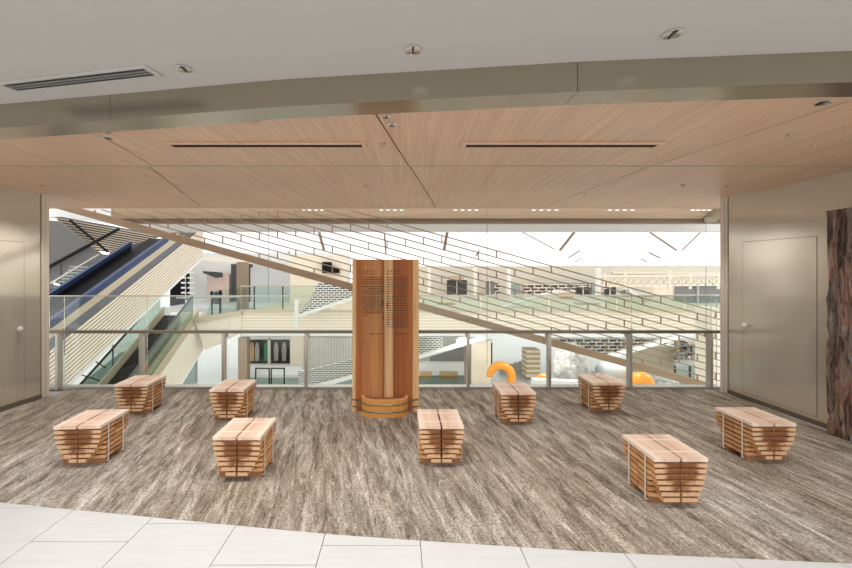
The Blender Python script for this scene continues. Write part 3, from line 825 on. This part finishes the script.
tag(MB().bar(W(70,220,15.26), W(108,252,15.26), .07).build('brace', M['black']), 'black brace running down to the right, above the left escalator', 'brace', 'crossed black braces')
tag(MB().bar(W(36,274,15.36), W(119,229,15.36), .085).build('brace', M['black']), 'long black brace rising to the right, above the left escalator', 'brace', 'crossed black braces')
bg('dark_hall', [(30,240),(152,240),(152,300),(30,330),(30,420),(20,420),(20,240)], 20.0, .3, M['darkgrey'], 'dark hall wall behind the left escalator', 'wall')
t = thing('louvre_grille', 'grey-green louvre grille behind the left escalator', 'grille', W(85,285,15)); o = W(85,285,15)
for xq in (60,112): part('upright', rect(xq,264,xq+.8,452), 15.12, .05, M['darkgrey'])
for i in range(10): part('louvre', [(70-i*2.2,266+i*3),(118-i*2,268+i*3),(117-i*2,269.2+i*3),(69-i*2.2,267.2+i*3)], 15, .1, M['teal'])
part('lamp_tube', [(54,283),(94,294),(93.5,295.5),(53.5,284.4)], 14.7, .05, M['lamp_glow'])
part('lamp_tube', [(50,282.5),(98,254),(98,255),(50,284)], 14.6, .05, M['steel'])

# ---- lower escalator (left, arriving on the far gallery)
XB = -8.17
def zb_(y): return -.28+.59*(y-16.3)
t = thing('escalator', 'lower escalator with glass sides and a gold stringer, arriving on the far gallery', 'escalator', (XB,10,-4)); O = Vector((XB,10,-4))
def bandB(name, h0, h1, ya, yb, th, m, off=0):
    p = [Vector((XB+off,ya,zb_(ya)+h0)),Vector((XB+off,yb,zb_(yb)+h0)),Vector((XB+off,yb,zb_(yb)+h1)),Vector((XB+off,ya,zb_(ya)+h1))]
    return MB().prism([q-O for q in p], (-th,0,0)).build(name, m, t)
bandB('flank', -1.65, -.22, 9.5, 17.0, 1.3, M['stripe_fine'])
bandB('flank_edge', -1.75, -1.65, 9.5, 17.0, 1.35, M['white'], .03)
bandB('stringer', -.22, .16, 9.5, 16.6, .25, M['gold'], .02)
bandB('glass_panel', .16, .95, 9.5, 16.2, .03, M['glass_teal'])
bandB('handrail', .95, 1.0, 9.5, 16.2, .06, M['darkgrey'])
bandB('step_run', -.1, .15, 9.5, 16.3, .55, M['black'], -.65)
bandB('inner_skirt', -.1, .26, 9.5, 16.3, .04, M['offwhite'], -.58)
bandB('glass_panel', .16, .95, 9.5, 16.2, .03, M['glass_teal'], -1.3)
bandB('handrail', .95, 1.00, 9.5, 16.4, .06, M['black'], -1.3)
bandB('skirt', -.1, .42, 9.5, 16.4, .05, M['beige'], -1.25)
# landing bridging the gallery and the lower escalator
struct(MB().prism([W(194,319.5,16.3), W(241,312.5,16.4), W(241,331,16.4), W(205,350,16.35)], (0,1.2,0)).build('trim_11', M['stripe_fine']))
struct(MB().prism([W(193,318,16.2), W(241,311,16.3), W(241,314.5,16.3), W(196,323,16.2)], (0,1.0,0)).build('trim_12', M['gold']))
t = thing('glass_railing', 'curved end of glass railing beside the lower escalator landing', 'railing', W(222,313,17)); o = W(222,313,17)
part('glass_panel', [(205,318),(240,312),(240,288),(215,290)], 17, .03, M['glass_far'])
part('post', rect(211,291,212.3,315), 16.95, .04, M['black']); part('post', rect(219,290,221,314), 16.95, .04, M['black'])
part('handrail', [(176,297),(240,296),(240,297.5),(176,298.5)], 16.9, .06, M['teal'])
# hanging canopy and chairs under the left escalator
bg('awning', [(108,355),(122,343),(132,343),(138,346),(128,351)], 16.2, .5, M['white'], 'white folded awning under the left escalator', 'awning')
t = thing('barrier', 'thin dark stair barrier under the left escalator', 'barrier', W(90,378,14.5)); o = W(90,378,14.5)
for a, c in (((72,372),(98,380)),((86,376),(100,381)),((93,360),(106,368))): MB().bar(W(*a,14.5)-o, W(*c,14.5)-o, .03).build('rail', M['black'], t)
bg('lower_shopfront', [(60,400),(130,345),(175,335),(195,330),(195,400)], 24, .3, M['teal'], 'grey-green lower shopfront behind the lower escalator', 'shopfront')

# ---- right of the board, gallery level
struct(panel('wall_back', rect(410,266,735,306), 29, .3, M['far_wall']))
sh = [(447,280,467,300,'darkgrey','dark shop window on the far gallery, right of the wooden board'),
      (486,281,494,298,'midgrey','narrow grey shop window in the middle of the far gallery'),
      (577,287,590,301,'darkgrey','dark shop window on the far gallery, right of the tan pillar'),
      (605,286,616,301,'darkgrey','dark shop window on the far gallery, between the pale strips'),
      (622,290,632,302,'teal','green-grey shop window on the far gallery left of the cream shop block'),
      (676,286,721,303,'midgrey','wide grey shop window on the far gallery beside the right wall')]
for xa,ya,xb,yb,mm,lb in sh:
    t = thing('shop_window', lb, 'window', W((xa+xb)/2,yb,27.5), 0, 'shop windows of the far right gallery'); o = W((xa+xb)/2,yb,27.5)
    part('pane', rect(xa,ya,xb,yb), 27.8, .1, M[mm]); part('frame', rect(xa-.6,ya-.9,xb+.6,ya), 27.6, .3, M['offwhite'])
    part('mullion', rect((xa+xb)/2-.3,ya,(xa+xb)/2+.3,yb), 27.6, .15, M['offwhite'])
bg('tan_pillar', rect(562,292,573,308), 24, .5, M['tan'], 'tan pillar on the far gallery seen through the lattice', 'pillar')
bg('shop_block', rect(653,287,673,305), 25.5, .8, M['cream'], 'cream shop block on the far gallery below the roof truss', 'kiosk')
bg('planter', rect(439,303,455,308), 20, .6, M['tan'], 'tan box planter on the far gallery, right of the wooden board', 'planter')
bg('planter', rect(579,303,600,308), 20, .6, M['beige'], 'beige box planter on the far gallery, right of the tan pillar', 'planter')
bg('mesh_facade', [(524,284),(602,283),(602,291),(560,296),(524,296)], 28.5, .1, M['mesh_far'], 'mesh facade panel high on the far gallery, in the middle', 'facade')
bg('mesh_facade', rect(491,283,500,298), 28.4, .1, M['mesh_far'], 'narrow mesh facade panel on the far gallery, left of the wide mesh', 'facade')
bg('stringer', [(484,313),(557,290),(575,290),(575,292.5),(558,293),(486,316)], 18.5, .3, M['offwhite'], 'pale stringer rising to the right across the far gallery', 'stair stringer')
bg('stringer', [(632,290),(652,302),(650,303.5),(630,292)], 22, .2, M['offwhite'], 'short pale stringer falling to the right on the far gallery', 'stair stringer')
for x, lb in ((428,'just right of the wooden board'),(474,'second from the wooden board'),(508,'in the middle of the gallery'),(598,'left of the roof truss')):
    bg('column', rect(x,268,x+3,306), 26, .4, M['white'], 'slim white column on the far right gallery, '+lb, 'column', 'slim white columns of the far gallery')
bg('shop_sign', rect(449,276,464,279.5), 27.3, .2, M['beige'], 'beige blank fascia board above the dark far shop window right of the wooden board', 'sign')
for xa, xb, lb in ((512,520,'in the middle, left one'),(592,599,'right one, beside the roof truss')):
    bg('shop_opening', rect(xa,284,xb,303), 27.6, .2, M['teal'], 'narrow green-grey shop opening on the far gallery, '+lb, 'window', 'narrow far shop openings')
# truss
t = thing('roof_truss', 'pale yellow lattice truss in the distance beside the right wall', 'truss', W(664,288,24)); o = W(664,288,24)
def tb_(name, a, c, w_, m=M['cream']): MB().bar(W(*a,24)-o, W(*c,24)-o, .12, w_*24/F).build(name, m, t)
tb_('chord', (600,276.5),(724,275),2.0); tb_('chord', (600,286),(724,284.5),2.2)
for i in range(16):
    x = 602+i*7.6; tb_('web', (x,277),(x+3.8,285),.9); tb_('web', (x+3.8,285),(x+7.6,277),.9)
for x in (605,625,669,690,718): tb_('post', (x,273),(x,289),2.0)
tb_('post', (669.5,270),(669.5,290),2.4)
for i, (xa,xb,y) in enumerate(((560,724,266.3),(600,724,270.3),(612,724,273))):
    tag(MB().bar(W(xa,y,33-i*2), W(xb,y,33-i*2), .3, .11).build('roof_beam', M['cream' if i else 'offwhite']), ('topmost','middle','lowest')[i]+' of three pale far roof beams above the lattice truss', 'beam', 'far roof beams')
for i in range(10):
    x = 560+i*17+random.uniform(-3,3)
    tag(MB().bar(W(x,266,31), W(x+5,268.5,31), .25, .10).build('roof_bracket', M['brown']), 'tiny dark bracket on the far roof beams', 'bracket', 'tiny brackets on the far roof beams')

# ---- right of the board, lower level
struct(panel('wall_back', rect(410,331,470,376), 29, .3, M['offwhite']))
t = thing('mesh_stair', 'mesh clad stair flank on the lower level, right of the wooden board', 'stair', W(440,357,19)); o = W(440,357,19)
part('mesh_panel', [(412,337),(443,337),(443,349),(412,358)], 19.3, .08, M['mesh'])
part('mesh_panel', [(456,338),(468,337),(468,341.5),(456,345)], 19.3, .08, M['mesh'])
part('stringer', [(412,357.5),(482,337.5),(492,338.5),(480,341),(412,361)], 19, .3, M['white'])
bg('shop_window', [(430,358),(466,347),(466,363),(430,363)], 26, .3, M['midgrey'], 'grey shop window under the lower stair, right of the wooden board', 'window')
bg('counter', rect(410,363,468,375), 25, .5, M['white'], 'white counter on the lower level, right of the wooden board', 'counter')
for xa, xb, lb in ((420,432,'left one of two'),(440,458,'right one of two')):
    bg('crate', rect(xa,373,xb,379), 23.6, .4, M['tan'], 'tan crate on the lower level right of the wooden board, '+lb, 'crate', 'tan crates on the lower level')
bg('glass_screen', rect(412,376,474,388), 22.6, .05, M['glass_teal'], 'low teal glass screen on the lower level, right of the wooden board', 'screen')
t = thing('kiosk', 'beige kiosk with a black edge on the lower level, left of the orange arch', 'kiosk', W(481,384,21)); o = W(481,384,21)
part('body', rect(472,342,491,384), 21, .8, M['cream']); part('edge', rect(491,343,492.4,364), 21, .5, M['black']); part('side_post', rect(466,345,472,385), 21.3, .6, M['brown'])
part('top', rect(471,340.5,493,342.5), 20.9, 1.0, M['offwhite'])
bg('tan_tower', rect(526.5,350,540.5,378), 25, 1.0, striped('woven_tower', (.62,.42,.22), (.85,.80,.68), 3.4, 2, .55), 'tan and white woven tower on the lower level right of the orange arch', 'display')
bg('mesh_rack', rect(505,350,553,385), 26.5, .2, M['mesh_pale'], 'pale mesh rack behind the orange arch', 'rack') if False else bg('mesh_rack', [(500,368),(526,360),(526,385),(500,385)], 26.5, .2, M['mesh_pale'], 'pale mesh rack behind the orange arch', 'rack')
bg('mesh_facade', [(551,338),(682,338),(660,346),(615,357),(596,357),(551,346)], 27, .15, M['mesh_far'], 'wide pale mesh facade on the lower level behind the lattice beam', 'facade')
bg('stringer', [(600,358),(676,336),(682,338),(604,361)], 20, .3, M['white'], 'white stair stringer rising to the right on the lower level', 'stair stringer')
bg('wall_panel', rect(632,347,676,372), 26, .4, M['beige'], 'beige wall panel on the lower level, near the right wall', 'panel')
t = thing('product_shelf', 'shop shelf of small goods on the lower level, near the right wall', 'shelf', W(690,366,25)); o = W(690,366,25)
part('back_panel', rect(676,338,708,366), 25.4, .2, M['offwhite'])
for yy in (345,352,359): part('shelf_board', rect(676,yy,708,yy+1), 24.9, .5, M['midgrey'])
for i in range(18):
    x = 677+ (i%6)*5+random.uniform(0,1.5); yy = (345,352,359)[i//6]; h = random.uniform(2.5,4.5)
    part('box', rect(x,yy-h,x+random.uniform(2,4),yy), 25, .3, M[random.choice(['brown','tan','darkgrey','pink','midgrey','grey_cloth'])])
t = thing('glass_railing', 'lower level glass railing with dark posts, near the right wall', 'railing', W(690,386,21)); o = W(690,386,21)
part('glass_panel', rect(676,366,707,386), 21, .04, M['glass_teal']); part('handrail', rect(675,364.8,708,366), 20.95, .1, M['steel'])
for x in (675,690,705): part('post', rect(x,366,x+1.4,387), 20.9, .1, M['darkgrey'])
bg('column', rect(711.5,308,718.5,390), 9, .5, M['cream'], 'slim cream column just beyond the glass, beside the right wall', 'column')
bg('low_wall', [(534,380),(620,384),(620,402),(534,402)], 16.6, .4, M['offwhite'], 'low pale parapet at the foot of the wrapped sculpture', 'parapet')

# inflatable orange arch
t = W(500,384,20)
path = []
for i in range(25):
    a = math.radians(178-190*i/24); path.append(W(500.5,377,20)+Vector((math.cos(a)*.54, 0, math.sin(a)*.56)))
ends = []
rs = [.12+.09*math.sin(math.pi*min(1,(i+3)/14)/2) for i in range(25)]
path = path + [path[-1]+Vector((-.03,0,-.5))]; rs = rs + [.22]
mb = MB().tube(path, rs, 16)
tag(mb.build('inflatable_arch', M['orange'], None, True), 'orange curved inflatable tube on the lower level', 'inflatable')
def blob(name, px, py, Y, rx, ry, rz_, m, label, cat, rough=0, seed=0, group=None):
    c = W(px,py,Y); mb = MB(); nu, nv = 36, 20; vs = []
    for j in range(nv+1):
        th = math.pi*j/nv
        for i in range(nu):
            ph = 2*math.pi*i/nu; d = Vector((math.sin(th)*math.cos(ph), math.sin(th)*math.sin(ph), math.cos(th)))
            k = 1+rough*noise.fractal(d*2.2+Vector((seed,0,0)), 1, 2, 4)
            vs.append((d.x*rx*k, d.y*ry*k, d.z*rz_*k))
    mb.raw(vs, [(j*nu+i, j*nu+(i+1)%nu, (j+1)*nu+(i+1)%nu, (j+1)*nu+i) for j in range(nv) for i in range(nu)])
    o = mb.build(name, m, None, True); o.location = c
    return tag(o, label, cat, group)
blob('inflatable_ball', 641.5,384,18, .52,.5,.52, M['orange'], 'orange ball on the lower level under the lattice beam', 'ball')
blob('inflatable_ball', 544,384,17.6, .40,.4,.45, M['orange'], 'orange ball half hidden by the balustrade post, right of the arch', 'ball')
blob('wrapped_sculpture', 572,366,19.2, .82,.8,1.0, M['wrap'], 'big crumpled clear-wrapped white sculpture on the lower level', 'sculpture', .28, 3)
t = thing('display_pod', 'white rounded display pods on the lower level, right of the wrapped sculpture', 'display', W(607,386,19)); o = W(607,386,19)
mb = MB().tube([W(598,372,19)-o, W(601,371,19)-o, W(622,371,19)-o, W(625,373,19)-o], [.25,.42,.42,.25], 18); mb.build('hood', M['lightgrey'], t, True)
part('body', rect(598,374,626,392), 18.7, .8, M['white'])
blob('wrapped_bundle', 665,381,20, .55,.5,.32, M['wrap'], 'small crumpled wrapped bundle right of the orange ball', 'bundle', .3, 8)

# ------------------------------------------------------------------ light
w = bpy.data.worlds.new('daylight'); S.world = w; w.use_nodes = True
bgn = w.node_tree.nodes['Background']; bgn.inputs[0].default_value = (1,.985,.96,1); bgn.inputs[1].default_value = 1.1
def spot(x, y, z, e, size=110, r=.05, col=(1,.94,.87)):
    l = bpy.data.lights.new('downlight_lamp','SPOT'); l.energy = e; l.spot_size = math.radians(size); l.spot_blend = .6; l.shadow_soft_size = r; l.color = col
    o = bpy.data.objects.new('downlight_lamp', l); C.objects.link(o); o.location = (x,y,z)
for x,y in ((-1.231,2.15),(.066,2.0),(1.314,1.91),(-2.6,2.3),(2.7,1.85)): spot(x,y,ZW-.02,20)
for x,y,r,lb in wl: spot(x,y,ZC-.02,34)
for x in (-3.2,-1.6,0,1.6,3.2): spot(x,.4,ZW-.02,14)

for x, e in ((-9,70),(-5,75),(-1,70),(3,38),(6.5,60),(10,38),(13,38)):   # unseen fill lights added to brighten the lower level under the gallery
    l = bpy.data.lights.new('gallery_fill_light','AREA'); l.shape = 'DISK'; l.size = .6; l.energy = e; l.color = (1,.96,.9)
    o = bpy.data.objects.new('gallery_fill_light', l); C.objects.link(o); o.location = (x,18.6 if x > 2 else 21,-1.03)
cam = bpy.data.cameras.new('camera'); co = bpy.data.objects.new('camera', cam); C.objects.link(co)
co.location = (0,0,EYE); co.rotation_euler = (math.pi/2,0,0)
cam.sensor_width = 36; cam.lens = F/852*36
cam.shift_x = (426-CX)/852; cam.shift_y = -(284-CY)/852
cam.clip_start = .05; cam.clip_end = 400
S.camera = co
vs_ = S.view_settings; vs_.view_transform = 'Standard'; vs_.look = 'None'; vs_.gamma = 1; vs_.use_curve_mapping = False; vs_.exposure = 0.6
